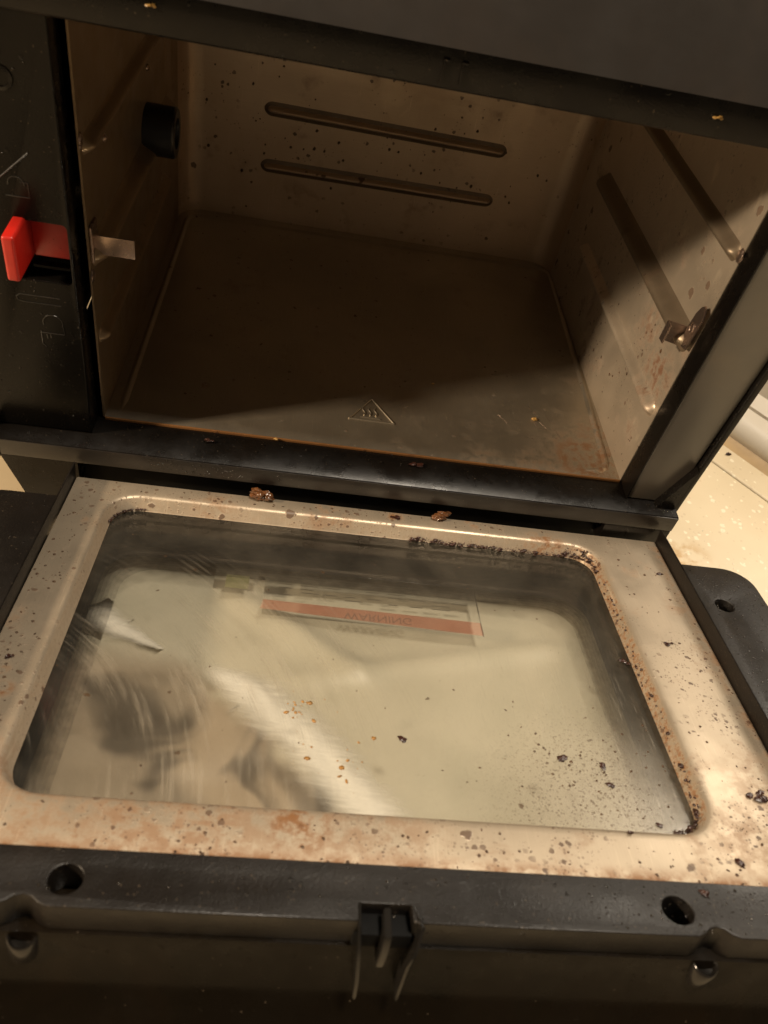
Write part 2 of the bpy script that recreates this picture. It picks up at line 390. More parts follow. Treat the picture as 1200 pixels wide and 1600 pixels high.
# cavity floor: flat pressed sheet
def wallgrid(a, b_, c, d, nu=2, nv=2):
    bm = bmesh.new(); g = []
    for i in range(nu + 1):
        row = []
        for j in range(nv + 1):
            s, t = i / nu, j / nv
            row.append(bm.verts.new(Vector(a) * (1 - s) * (1 - t) + Vector(b_) * s * (1 - t) + Vector(c) * s * t + Vector(d) * (1 - s) * t))
        g.append(row)
    for i in range(nu):
        for j in range(nv): bm.faces.new((g[i][j], g[i + 1][j], g[i + 1][j + 1], g[i][j + 1]))
    return bm
def thick(bm, vec):
    """give a sheet thickness along vec"""
    fs = list(bm.faces); r = bmesh.ops.extrude_face_region(bm, geom=fs)
    for v in [e for e in r['geom'] if isinstance(e, bmesh.types.BMVert)]: v.co += Vector(vec)
    return bm
XL = lambda y: 0.44 * y / D
XR = lambda y: 25.0 - 0.95 * y / D
fl = part(mesh_obj('cavity_floor', thick(wallgrid((0, .0, 0), (25, .0, 0), (XR(D), D, 0), (XL(D), D, 0)), (0, 0, -.08)), M_floor))
bm = bmesh.new()
ridge = [(23.2, .42, 0)]
for (cx, cy, a0, a1) in ((24.45 - .8, .42 + .8, -90, 0), (23.35, D - 1.5, 0, 90), (1.75, D - 1.5, 90, 180)):
    for k in range(9):
        a = math.radians(a0 + (a1 - a0) * k / 8); ridge.append((cx + .8 * math.cos(a), cy + .8 * math.sin(a), 0))
ridge.append((.62, .5, 0))
rr = []
for i, p in enumerate(ridge[:-1]):
    qn = ridge[i + 1]; rr.append(p)
    if (Vector(p) - Vector(qn)).length > 2:
        for k in range(1, 24): rr.append(tuple(Vector(p).lerp(Vector(qn), k / 24)))
rr.append(ridge[-1])
bead(bm, rr, (0, 0, 1), .40, .12, 8)
part(mesh_obj('pressed_floor_ridge', bm, M_floor, angle=80), fl)

# hot surface triangle pressed in the floor
bm = bmesh.new()
tri = [(11.28, 2.03), (13.55, 2.0), (12.42, 3.72)]
def seg(a, b_, r=.035, z=.018): tube(bm, [(a[0], a[1], z), (b_[0], b_[1], z)], r, 8)
for i in range(3): seg(tri[i], tri[(i + 1) % 3], .045)
seg((11.85, 2.24), (12.85, 2.22), .04)
for k in range(3):
    xx = 12.02 + k * .3
    tube(bm, [(xx + .07 * math.sin(t * 2 * math.pi), 2.42 + .6 * t, .02) for t in [j / 10 for j in range(11)]], .035, 8)
part(mesh_obj('hot_surface_symbol', bm, M_floor, angle=80), fl)

# back wall with rounded corners
bm = bmesh.new(); R_ = 1.3; prof = []
xl, xr = XL(D - R_), XR(D - R_)
for k in range(9):
    a = math.pi - k * math.pi / 16; prof.append((xl + R_ + R_ * math.cos(a), D - R_ + R_ * math.sin(a)))
for k in range(8, -1, -1):
    a = k * math.pi / 16; prof.append((xr - R_ + R_ * math.cos(a), D - R_ + R_ * math.sin(a)))
lo_ = [bm.verts.new((x, y, .002)) for x, y in prof]; hi_ = [bm.verts.new((x, y, H)) for x, y in prof]
for i in range(len(prof) - 1): bm.faces.new((lo_[i], lo_[i + 1], hi_[i + 1], hi_[i]))
bw = part(mesh_obj('back_wall', bm, M_back, angle=60))
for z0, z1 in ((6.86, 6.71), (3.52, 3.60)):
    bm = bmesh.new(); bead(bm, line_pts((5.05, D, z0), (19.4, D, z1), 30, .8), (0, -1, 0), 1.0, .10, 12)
    part(mesh_obj('dark_bead_border', bm, M_bead_border, angle=80), bw)
    bm = bmesh.new(); bead(bm, line_pts((5.25, D, z0), (19.2, D, z1), 30, .5), (0, -1, 0), .50, .36, 12)
    part(mesh_obj('pressed_bead', bm, M_back, angle=80), bw)
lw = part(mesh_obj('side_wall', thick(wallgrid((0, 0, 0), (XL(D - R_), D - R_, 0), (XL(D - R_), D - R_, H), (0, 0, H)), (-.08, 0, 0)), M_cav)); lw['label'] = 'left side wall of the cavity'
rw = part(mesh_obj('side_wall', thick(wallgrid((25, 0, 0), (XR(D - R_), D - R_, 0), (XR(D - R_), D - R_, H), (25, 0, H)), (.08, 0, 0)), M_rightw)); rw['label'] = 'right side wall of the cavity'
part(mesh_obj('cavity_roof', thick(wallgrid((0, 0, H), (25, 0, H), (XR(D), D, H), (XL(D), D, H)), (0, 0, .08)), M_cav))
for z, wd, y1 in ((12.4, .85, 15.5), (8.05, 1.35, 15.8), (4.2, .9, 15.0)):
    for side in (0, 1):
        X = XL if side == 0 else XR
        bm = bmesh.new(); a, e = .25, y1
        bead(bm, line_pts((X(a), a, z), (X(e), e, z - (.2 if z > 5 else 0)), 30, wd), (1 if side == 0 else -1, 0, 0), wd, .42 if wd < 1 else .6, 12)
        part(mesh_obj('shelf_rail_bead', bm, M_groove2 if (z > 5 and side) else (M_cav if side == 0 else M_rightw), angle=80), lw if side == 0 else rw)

# rotisserie socket on the left wall, studs
bm = bmesh.new()
def lathe(bm, prof, org, ax, n=24):
    """prof = (radius, distance along axis)"""
    ax = Vector(ax).normalized(); a = ax.orthogonal().normalized(); c = ax.cross(a); org = Vector(org); rings = []
    for r_, t_ in prof: rings.append([bm.verts.new(org + ax * t_ + (a * math.cos(k * 2 * math.pi / n) + c * math.sin(k * 2 * math.pi / n)) * r_) for k in range(n)])
    for i in range(len(rings) - 1):
        for k in range(n): bm.faces.new((rings[i][k], rings[i][(k + 1) % n], rings[i + 1][(k + 1) % n], rings[i + 1][k]))
    if prof[-1][0] > 0: bm.faces.new(rings[-1])
lathe(bm, [(1.15, 0), (1.15, 1.35), (1.07, 1.45), (.7, 1.45), (.66, 1.2), (.3, 1.15)], (.2, 10.6, 8.75), (1, 0, 0), 28)
M_sock = simple('black_enamel', (.008, .009, .012), .38, .0, 60, .3, .5)
part(mesh_obj('spit_socket', bm, M_sock))
for y, z in ((11.1, 11.3), (3.2, 11.5)):
    bm = bmesh.new(); lathe(bm, [(.16, 0), (.15, .05), (.08, .11), (.01, .13)], (XL(y), y, z), (1, 0, 0), 14)
    part(mesh_obj('rivet', bm, M_clip), lw)

# spit rest brackets
bm = bmesh.new(); add_box(bm, .02, .12, .1, 1.0, 7.9, 9.4, .03); add_box(bm, .1, 1.62, .46, .54, 8.1, 8.92, .03)
o = part(mesh_obj('spit_rest_bracket', bm, M_clip)); o['label'] = 'flat steel tab bracket on the left wall'
def prism(bm, poly, off):
    a = [bm.verts.new(p) for p in poly]; c = [bm.verts.new(Vector(p) + Vector(off)) for p in poly]
    bm.faces.new(a); bm.faces.new(c[::-1])
    for i in range(len(a)): bm.faces.new((a[i], c[i], c[(i + 1) % len(a)], a[(i + 1) % len(a)]))
# right bracket: pointed ear plate with rivet, bent tab and lip
pl = [(24.78, y_, z_) for y_, z_ in ((-.02, 8.0), (.55, 7.85), (.66, 8.7), (.55, 9.5), (.36, 9.9), (.15, 10.1), (-.08, 9.95), (-.2, 9.6))]
bm = bmesh.new(); prism(bm, pl, (-.10, 0, 0)); prism(bm, [(23.84, .76, 7.86), (24.80, .72, 7.66), (24.80, .72, 8.66), (23.82, .76, 8.82)], (0, .08, 0))
prism(bm, [(23.86, .35, 7.9), (23.86, .8, 7.86), (23.86, .8, 8.82), (23.86, .35, 8.84)], (-.07, 0, 0))
bmesh.ops.bevel(bm, geom=[e for e in bm.edges if e.calc_length() > .06], offset=.018, segments=2, affect='EDGES')
o = part(mesh_obj('spit_rest_bracket', bm, M_clip, angle=25)); o['label'] = 'bent steel bracket with riveted ear on the right wall'
bm = bmesh.new(); tube(bm, [(24.67, .22 + .16 * math.cos(a), 8.95 + .22 * math.sin(a)) for a in [k * math.pi / 8 for k in range(17)]], .045, 8, False)
lathe(bm, [(.11, 0), (.09, .06), (.01, .08)], (24.69, .22, 8.95), (-1, 0, 0), 12)
part(mesh_obj('rivet', bm, M_clip), o)
# torn notches at the wall's front edge
for (x, z, s) in ((.03, 12.75, 1), (24.97, 12.5, -1), (.03, 7.35, 1)):
    bm = bmesh.new(); bmesh.ops.create_icosphere(bm, subdivisions=3, radius=1)
    for v in bm.verts:
        k = 1 + .35 * noise.noise(v.co * 2.2 + Vector((x, z, 0)))
        v.co = Vector((x + v.co.x * .07 * k, .1 + v.co.y * .25 * k, z + v.co.z * .28 * k))
    part(mesh_obj('bent_edge_dimple', bm, M_clip, angle=80), lw if s > 0 else rw)

# ---- black front
FY = -1.2                                   # plane of the front face
M_front = Matrix(((1, 0, 0, 0), (0, 0, -1, 0), (0, 1, 0, 0), (0, 0, 0, 1)))   # plate (x, z, thickness) -> x, -thickness, z
fo = [(-4.6, -.02), (27.75, -.02), (27.95, 5), (28.1, 12), (28.1, 18.45), (-4.6, 18.45)]
opening = [(-.3, .0), (25.12, .0), (25.12, 17.05), (-.3, 17.05)]
slot = rrect(-2.35, -.42, 7.65, 10.1, .18, 5)
fo = [(-4.6, .02), (-.3, .02), (-.3, 17.05), (25.11, 17.05), (25.11, 18.40), (-4.6, 18.40)]
frame = plate('front_frame', fo, [slot], -.02, 1.2, .05, M_face, None, M_front)
part(frame)
pillar = plate('side_pillar', [(25.12, .02), (27.35, .02), (27.5, 3), (27.75, 9), (27.95, 18.40), (25.12, 18.40)], [], -.02, 1.2, .05, M_pillar, None, M_front); part(pillar)
rev = plate('side_reveal', [(25.03, .02), (25.115, .02), (25.115, 17.1), (25.03, 17.1)], [], -.02, 1.26, .03, M_black, None, M_front); part(rev)
# outer edge trim with a thin seam
def tr(s, x0f, x1f):
    pts = [(x0f(z), z) for z in (-2.2, -.4, 1.0, 2.6, 4.5, 9, 14, 19.3)] + [(x1f(z), z) for z in (19.3, 14, 9, 4.5, 2.6, 1.0, -.4, -2.2)]
    return pts
def xin(z):
    t = 27.40 + max(z, 0) * .035
    return t + (.0 if z > 3 else .0)
def xout(z):
    return xin(z) + .42 - (.0 if z > 2.5 else .0)
trim = plate('edge_trim', tr(1, lambda z: xin(z) + .07, xout), [], -30, 1.45, .08, M_black, None, M_front); part(trim); trim['label'] = 'long curved trim along the right edge of the housing'
bm = bmesh.new(); add_box(bm, -5.1, -4.65, -1.5, 30, -2.4, 19.3, .1); o = part(mesh_obj('edge_trim', bm, M_black)); o['label'] = 'trim along the left edge of the housing'
# gusset in the lower right corner
bm = bmesh.new(); prism(bm, [(26.5, -1.21, .03), (27.43, -1.21, .03), (27.5, -1.21, 2.6)], (0, -.45, 0)); part(mesh_obj('corner_gusset', bm, M_black, angle=20))

# sill with hinge slot
bm = bmesh.new(); prism(bm, [(-4.6, 0.12, -.12), (-4.6, -2.17, -.0), (-4.6, -2.2, -.03), (-4.6, -2.2, -.9), (-4.6, -1.3, -.95), (-4.6, 0.12, -.95)], (32.15, 0, 0))
bmesh.ops.bevel(bm, geom=[], offset=.01)
sill = part(mesh_obj('sill', bm, M_black, angle=50))
bm = bmesh.new(); add_box(bm, -4.05, 27.56, -2.245, -2.198, -.93, -.035, .02); part(mesh_obj('sill_front', bm, M_sillf, angle=50), None)
# body of sill below: ends left and right of the hinge slot, and recess behind it
bm = bmesh.new(); add_box(bm, 24.15, 27.55, -2.235, 0, -2.3, -.955, .05); part(mesh_obj('hinge_cheek', bm, M_black, angle=30)); bm = bmesh.new(); prism(bm, [(-4.1, -2.235, -.955), (-.78, -2.235, -.955), (-.78, -2.235, -4.5), (-2.95, -2.235, -4.5)], (0, 2.2, 0))
part(mesh_obj('hinge_cheek', bm, M_black, angle=30))
bm = bmesh.new(); add_box(bm, -.778, 24.148, -1.3, 0, -4.0, -.955, .02); part(mesh_obj('hinge_recess', bm, M_dark))
# brown scorched rim where floor sheet meets the sill
bm = bmesh.new()
add_box(bm, .02, 24.98, -.09, -.002, -.12, .018, .02)
M_scorch = steel('scorched_sheet_edge', (.36, .17, .06), .5, .45, (.07, .025, .01), 1.0, (1, 1, 1), .4)
part(mesh_obj('scorched_edge', bm, M_scorch), fl)

# top bar and control panel leaning back
bm = bmesh.new(); prism(bm, [(-4.65, -1.24, 17.05), (-4.65, -1.30, 17.12), (-4.65, -1.34, 17.75), (-4.65, -1.24, 18.38), (-4.65, -1.0, 18.39), (-4.65, -1.0, 17.05)], (32.6, 0, 0))
tb = part(mesh_obj('top_bar', bm, M_black, angle=20))
for x in (11.75, 12.35):
    bm = bmesh.new(); add_box(bm, x, x + .06, -1.42, -1.3, 17.3, 17.95, .015); add_box(bm, x, x + .2, -1.42, -1.3, 17.92, 17.98, .015)
    part(mesh_obj('locating_rib', bm, M_black), tb)
bm = bmesh.new(); prism(bm, [(-5.0, -1.72, 18.42), (-5.0, 2.6, 27.5), (-5.0, 6, 28.5), (-5.0, 6, 18.42)], (33.3, 0, 0))
part(mesh_obj('control_panel', bm, M_gloss, angle=30))
# housing shell: sides, back, roof and base
bm = bmesh.new()
add_box(bm, -4.64, -4.2, 0, 27, -4, 27.5, .1); add_box(bm, 27.5, 27.95, 0, 27, -4, 27.5, .1)
add_box(bm, -4.2, 27.5, 26.5, 27, -4, 27.5, .1); add_box(bm, -4.2, 27.5, 6.01, 27.0, 27.5, 28.3, .1); add_box(bm, -4.2, 27.5, 0.2, 26.5, -4.4, -4.0, .05)
part(mesh_obj('housing', bm, M_black))
for x, y in ((-2, 2.5), (25.5, 2.5), (-2, 24), (25.5, 24)):
    bm = bmesh.new(); lathe(bm, [(.01, 1.6), (1.2, 1.6), (1.3, 1.4), (1.3, .15), (1.15, 0), (.01, 0)], (x, y, CZ + .002), (0, 0, 1), 20); part(mesh_obj('foot', bm, M_black))

# red slider in its slot, recess box behind
bm = bmesh.new(); add_box(bm, -2.28, -1.82, -2.62, -.45, 8.42, 10.2, .13, None, 4)
add_box(bm, -1.82, -.50, -.75, -.45, 8.45, 10.02, .06)
tag_o = part(mesh_obj('release_slider', bm, M_red)); tag_o['label'] = 'red plastic slider tab'
bm = bmesh.new(); add_box(bm, -2.6, -.3, -.3, .0, 7.4, 10.3, .02); add_box(bm, -1.9, -.45, -.85, -.5, 8.0, 8.12, .02); part(mesh_obj('slider_recess', bm, M_dark))
# raised marks on the left face: arrow line, open padlock, closed padlock
def marks(name, lines, r=.022):
    bm = bmesh.new()
    for pts in lines: tube(bm, [(x, FY - .006, z) for x, z in pts], r, 6)
    part(mesh_obj(name, bm, M_mark), frame)
M_mark = simple('raised_black_lettering', (.012, .011, .010), .3, 0, 200, .2, .5, .1)
marks('raised_line', [[(-1.40, 12.65), (-2.9, 11.2)]], .03)
arc = lambda cx, cz, r_, a0, a1: [(cx + r_ * math.cos(math.radians(a0 + (a1 - a0) * k / 10)), cz + r_ * math.sin(math.radians(a0 + (a1 - a0) * k / 10))) for k in range(11)]
marks('open_padlock_mark', [arc(-1.35, 5.75, .38, 200, -20), [(-.97, 5.6), (-.95, 5.25), (-1.85, 5.25), (-1.85, 5.32), (-1.85, 4.7), (-1.72, 4.55)], [(-1.65, 5.2), (-1.62, 4.98)], [(-1.5, 5.2), (-1.48, 5.02)]])
marks('closed_padlock_mark', [[(-2.35, 11.0), (-1.55, 11.0), (-1.55, 11.55), (-1.8, 11.55)], arc(-1.95, 11.45, .28, 190, 0)])
marks('long_slot_mark', [[(-.95, 6.95), (-2.45, 6.95), (-2.6, 6.82), (-2.55, 6.68), (-2.35, 6.62), (-.95, 6.62)]])
for x, z in ((-1.5, 15.9), (-1.15, 15.0)):
    bm = bmesh.new(); lathe(bm, [(.42, 0), (.40, .05), (.28, .07), (.26, -.0), (.02, -.01)], (x - .8, FY - .0, z), (0, -1, 0), 24); part(mesh_obj('screw_boss', bm, M_black), frame)

# ------------------------------------------------------------------ the door (local frame: x, -s, h)
door_out = [(-.8 - 3.2, -4.1)]
sR = 2.8
U = [(26.95, -sR)]
U += [(30.15 - 1.3 + 1.3 * math.sin(a), -(sR + 1.3 - 1.3 * math.cos(a))) for a in [k * math.pi / 16 for k in range(9)]]
SC = lambda x: [(x + .62, -20.6), (x + .38, -20.5), (x + .22, -20.36), (x, -20.3), (x - .22, -20.36), (x - .38, -20.5), (x - .62, -20.6)]
U += [(30.15, -19.6), (29.2, -20.6)] + SC(21.6) + [(12.95, -20.6), (12.9, -20.1), (11.5, -20.1), (11.46, -20.6)] + SC(3.0) + [(-3.3, -20.65), (-4.1, -19.6)]
U += [(-4.1 + 1.3 - 1.3 * math.cos(a), -(sR + 1.3 - 1.3 * math.sin(a))) for a in [k * math.pi / 16 for k in range(9)]]
U += [(-.85, -sR), (-.85, -.05), (-.83, -.05), (-.80, -18.95), (26.9, -18.95), (26.9, -0.05), (26.95, -.05)]
U = [(26.95, -sR)] + U[1:]
holes = [circle(27.95, -5.6, .42), circle(3.91, -20.02, .42, 20, .38), circle(20.6, -19.98, .42, 20, .38), circle(-2.6, -8.5, .42)]
# keep front-rim holes clear of both edges
holes[1] = circle(3.91, -19.85, .44, 20, .42); holes[2] = circle(20.6, -19.85, .46, 20, .42)
door = plate('door', U, holes, -.25, .8, .045, M_blackR)
t = 0.2363
part(door)
door.location = Vector((0, -2.51, -1.5304)) * S - OV.location; door.rotation_euler = (-t, 0, 0)
def sub(o): o.parent = door; return o

# pressed steel panel with rounded window and inner slope
bm = bmesh.new()
loops = []
def L(x0, x1, s0, s1, r, h): loops.append([(x, y, h) for x, y in dense(rrect(x0, x1, -s1, -s0, r, 8), 12)])
L(-.78, 26.88, 0.02, 18.9, .05, -.10); L(-.78, 26.88, 0.02, 18.9, .05, -.02); L(-.74, 26.84, 0.06, 18.86, .05, 0)
L(.60, 23.85, .70, 17.05, 1.7, 0.0); L(.80, 23.65, .88, 16.88, 1.5, .0); L(.90, 23.54, .98, 16.78, 1.42, -.03); L(.98, 23.46, 1.06, 16.70, 1.35, -.11)
L(1.12, 23.34, 1.20, 16.58, 1.25, -.62); L(1.16, 23.30, 1.24, 16.54, 1.2, -.66)
rings = [[bm.verts.new(p) for p in lp] for lp in loops]
for a, c in zip(rings, rings[1:]):
    for i in range(len(a)): bm.faces.new((a[i], a[(i + 1) % len(a)], c[(i + 1) % len(a)], c[i]))
pan = sub(mesh_obj('steel_panel', bm, M_rim, angle=50))
# glass panes
bm = bmesh.new(); lp = rrect(.95, 23.5, -16.75, -1.05, 1.3, 8); prism(bm, [(x, y, -.67) for x, y in lp], (0, 0, -.3)); sub(mesh_obj('inner_glass', bm, M_glass, smooth=False))
bm = bmesh.new(); prism(bm, [(x, y, -2.05) for x, y in rrect(.2, 25, -18, -.4, 1, 6)], (0, 0, -.3)); sub(mesh_obj('outer_glass', bm, M_glass2, smooth=False))
plate('black_glass_border', rrect(.15, 25.05, -18.05, -.35, 1, 6), [rrect(1.25, 22.95, -19.9 + 2.6, -2.75, 1.5, 8)], -1.985, -1.96, .004, M_frit, door)
def fade_mat(a):
    m = bpy.data.materials.new('dotted_border_fade'); m.use_nodes = True; b = NB(m.node_tree); P = m.node_tree.nodes['Principled BSDF']
    P.inputs['Base Color'].default_value = (.015, .014, .012, 1); b.link(b.rng(b.noise(b.coord(), 200, 3, .6), .3, .7, a - .06, a + .06), P.inputs['Alpha']); P.inputs['Roughness'].default_value = .3; return m
for k, a_ in enumerate((.42, .32, .24, .17, .11)):
    g_ = .17 * (k + 1); q0 = .17 * k
    plate('border_fade', rrect(1.25 + q0, 22.95 - q0, -17.3 + q0 * .3, -2.75 - q0, 1.5, 8), [rrect(1.25 + g_, 22.95 - g_, -17.3 + g_ * .3, -2.75 - g_, 1.5, 8)], -1.984, -1.974, .002, fade_mat(a_), door)
# outer skin walls between the panes and lower front
bm = bmesh.new(); add_box(bm, -3.6, .12, -19.3, -2.9, -2.4, -1.25, .1); add_box(bm, 25.1, 29.7, -19.3, -2.9, -2.4, -1.25, .1); add_box(bm, -.7, 26.8, -.34, -.05, -2.4, -.26, .05)
add_box(bm, .12, 25.1, -18.9, -18.1, -2.4, -.26, .05); sub(mesh_obj('door_core', bm, M_black))
# stepped front face below the rim
bm = bmesh.new(); prof = [(-20.45, -.24), (-20.68, -.26), (-20.74, -1.05), (-20.82, -1.25), (-20.95, -2.0), (-21.1, -2.25), (-21.6, -3.0), (-24.5, -5.2), (-24.5, -5.8), (-19.5, -4.0), (-19.5, -.24)]
prism(bm, [(-4.0, y, h) for y, h in prof], (34.1, 0, 0)); sub(mesh_obj('door_lower_front', bm, M_lower, angle=35))
# screw bosses set into the front step
for x in (3.0, 21.6):
    bm = bmesh.new(); lathe(bm, [(.01, -.25), (.27, -.22), (.30, -.06), (.35, .0), (.40, -.05), (.42, -.8)], (x, -20.66, -.40), (0, -.12, 1), 32)
    sub(mesh_obj('screw_boss', bm, M_gl2, angle=60))
# catch: channel with centre rib and flared cheek
bm = bmesh.new()
M_c = M_gl2
bm = bmesh.new(); add_box(bm, 11.407, 12.972, -20.68, -20.0, -.9, .3, .04)
sub(mesh_obj('catch_recess', bm, M_dark))
bm = bmesh.new()
prism(bm, [(11.45, -20.1, .84), (11.45, -20.75, .80), (11.507, -21.0, .3), (11.606, -21.35, -.8), (11.621, -21.45, -1.5), (11.621, -20.3, -1.5)], (.09, 0, 0))
prism(bm, [(12.915, -20.15, .86), (13.149, -20.75, .86), (13.007, -21.15, .35), (12.815, -21.3, -.1), (12.758, -21.45, -1.5), (12.758, -20.3, -1.5)], (.09, 0, 0))
prism(bm, [(12.154, -20.2, .78), (12.154, -20.95, .70), (12.104, -21.15, .2), (12.061, -21.2, -.3), (12.061, -20.4, -.4)], (.20, 0, 0))
bmesh.ops.bevel(bm, geom=[e for e in bm.edges if e.calc_length() > .25], offset=.025, segments=2, affect='EDGES')
sub(mesh_obj('catch_hook', bm, M_c, angle=30))
for x, y in ((27.95, -5.6), (3.91, -19.85), (20.6, -19.85)):
    bm = bmesh.new(); lathe(bm, [(.47, -.2), (.44, -1.2), (.01, -1.2)], (x, y, 0), (0, 0, 1), 20); sub(mesh_obj('screw_hole', bm, M_dark))
# warning label on the outer glass
def tint(name, col, a):
    m = bpy.data.materials.new(name); m.use_nodes = True; nt = m.node_tree; b = NB(nt); P = nt.nodes['Principled BSDF']
    n_ = b.noise(b.coord(), 60, 4, .6); b.link(b.mix(n_, col, tuple(x * .85 for x in col)), P.inputs['Base Color'])
    b.link(b.rng(n_, .2, .8, max(a - .03, 0), a + .03), P.inputs['Alpha']); P.inputs['Roughness'].default_value = .4; return m
M_lab = tint('clear_label_film', (.62, .58, .46), .05); M_band = tint('orange_label_band', (.78, .36, .24), .22); M_ink = tint('grey_label_ink', (.14, .13, .11), .18)
bm = bmesh.new(); add_box(bm, 8.1, 17.75, -5.8, -3.0, -2.045, -2.04, 0); lab = sub(mesh_obj('warning_label', bm, M_lab, smooth=False))
bm = bmesh.new(); prism(bm, [(8.0, -5.45, -2.017), (17.75, -5.88, -2.017), (17.72, -5.05, -2.017), (8.1, -4.85, -2.017)], (0, 0, .005)); sub(mesh_obj('label_band', bm, M_band, smooth=False))
bm = bmesh.new(); add_box(bm, 17.69, 17.76, -5.95, -2.9, -2.010, -2.006, 0)
sub(mesh_obj('label_edge_line', bm, M_ink, smooth=False))
bm = bmesh.new(); random.seed(3)
for k in range(6):
    for q_ in range(9):
        a = 8.7 + q_ * .98
        if random.random() < .55: continue
        add_box(bm, a, a + random.uniform(.4, .85), -3.25 - .24 * k, -3.19 - .24 * k, -2.010, -2.006, 0)
M_faint = tint('faint_label_print', (.3, .28, .24), .04)
o = sub(mesh_obj('label_print', bm, M_faint, smooth=False)); o['kind'] = 'stuff'
bm = bmesh.new(); add_box(bm, 5.9, 7.8, -4.6, -2.9, -2.045, -2.04, 0); sub(mesh_obj('small_label', bm, M_lab, smooth=False))
M_grn = tint('green_label_square', (.30, .30, .15), .25); bm = bmesh.new(); add_box(bm, 6.4, 7.4, -4.3, -3.4, -2.017, -2.012, 0); sub(mesh_obj('green_square', bm, M_grn, smooth=False))
tc = bpy.data.curves.new('txt', 'FONT'); tc.body = 'WARNING'; tc.size = .62; tc.extrude = .002; tc.align_x = 'CENTER'
to = bpy.data.objects.new('txt', tc); COL.objects.link(to); dg = bpy.context.evaluated_depsgraph_get()
tm = bpy.data.meshes.new_from_object(to.evaluated_get(dg)); bpy.data.objects.remove(to)
bm = bmesh.new(); bm.from_mesh(tm)
for v in bm.verts: v.co = Vector((13.1 + v.co.x, -5.2 - v.co.y, -2.008 + v.co.z))       # read from outside: turned over when seen through the open door
sub(mesh_obj('warning_lettering', bm, M_ink, smooth=False))

# wrinkled film lying under the outer glass
def film():
    m, nt, P = new_mat('pale_wrinkled_film'); b = NB(nt); v = b.coord()
    col = b.mix(b.rng(b.noise(v, 10, 3), .35, .65), (.56, .535, .45), (.46, .445, .37))
    # browner tone with dark blotches on the half of the film nearest the front left corner
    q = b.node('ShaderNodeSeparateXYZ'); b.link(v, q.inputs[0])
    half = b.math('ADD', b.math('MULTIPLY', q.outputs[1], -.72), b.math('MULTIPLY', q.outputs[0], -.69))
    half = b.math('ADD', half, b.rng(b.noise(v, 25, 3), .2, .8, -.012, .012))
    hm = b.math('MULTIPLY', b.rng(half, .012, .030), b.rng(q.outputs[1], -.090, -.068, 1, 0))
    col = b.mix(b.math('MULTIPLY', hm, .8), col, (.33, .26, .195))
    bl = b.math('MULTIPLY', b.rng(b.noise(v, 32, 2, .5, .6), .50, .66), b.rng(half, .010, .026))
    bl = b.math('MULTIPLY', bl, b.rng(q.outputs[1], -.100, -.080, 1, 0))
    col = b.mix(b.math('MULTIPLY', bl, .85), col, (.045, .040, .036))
    b.link(col, P.inputs['Base Color']); P.inputs['Metallic'].default_value = 0; P.inputs['Roughness'].default_value = .4
    nn, _ = b.bump(b.noise(v, 40, 4), .15, .1); b.link(nn, P.inputs['Normal']); return m
bm = bmesh.new(); nx, ny = 150, 120; g = []
def gl(x, s, ax, as_, bx, bs, wd, h, one=False):
    a = Vector((ax, as_)); d = Vector((bx, bs)) - a; Ln = d.length; d /= Ln; p = Vector((x, s)) - a
    tt = p.dot(d); uu = p.x * -d.y + p.y * d.x
    e = 1 / (1 + math.exp(-(tt) * 2.2)) / (1 + math.exp((tt - Ln) * 2.2))
    return h * e * math.exp(-(uu / wd) ** 2)
for i in range(nx + 1):
    row = []
    for j in range(ny + 1):
        x = .3 + 24.6 * i / nx; s = .5 + 17.3 * j / ny
        h = .20 * noise.noise(Vector((x * .14, s * .2, 3)))
        h += 0
        h += gl(x, s, 9.5, 8.6, 21.5, 5.2, .6, .22) + gl(x, s, 6.5, 3.5, 12.8, 8.2, .7, .3)
        lf = 1 / (1 + math.exp((x - (4.5 + (s - 6) * .95)) * 1.3)) * (1 / (1 + math.exp(-(s - 7.2) * 1.5)))
        h += lf * .4 * noise.noise(Vector((x * .34, s * .5, 8))) 
        row.append(bm.verts.new((x, -s, -2.95 + h)))
    g.append(row)
for i in range(nx):
    for j in range(ny): bm.faces.new((g[i][j], g[i + 1][j], g[i + 1][j + 1], g[i][j + 1]))
fo_ = mesh_obj('wrinkled_film', bm, film(), angle=180)
fo_.location = Vector((0, -2.51, -1.5304)) * S; fo_.rotation_euler = (-t, 0, 0)
tag(fo_, 'pale wrinkled film showing through the clear glass of the open door', 'plastic film')

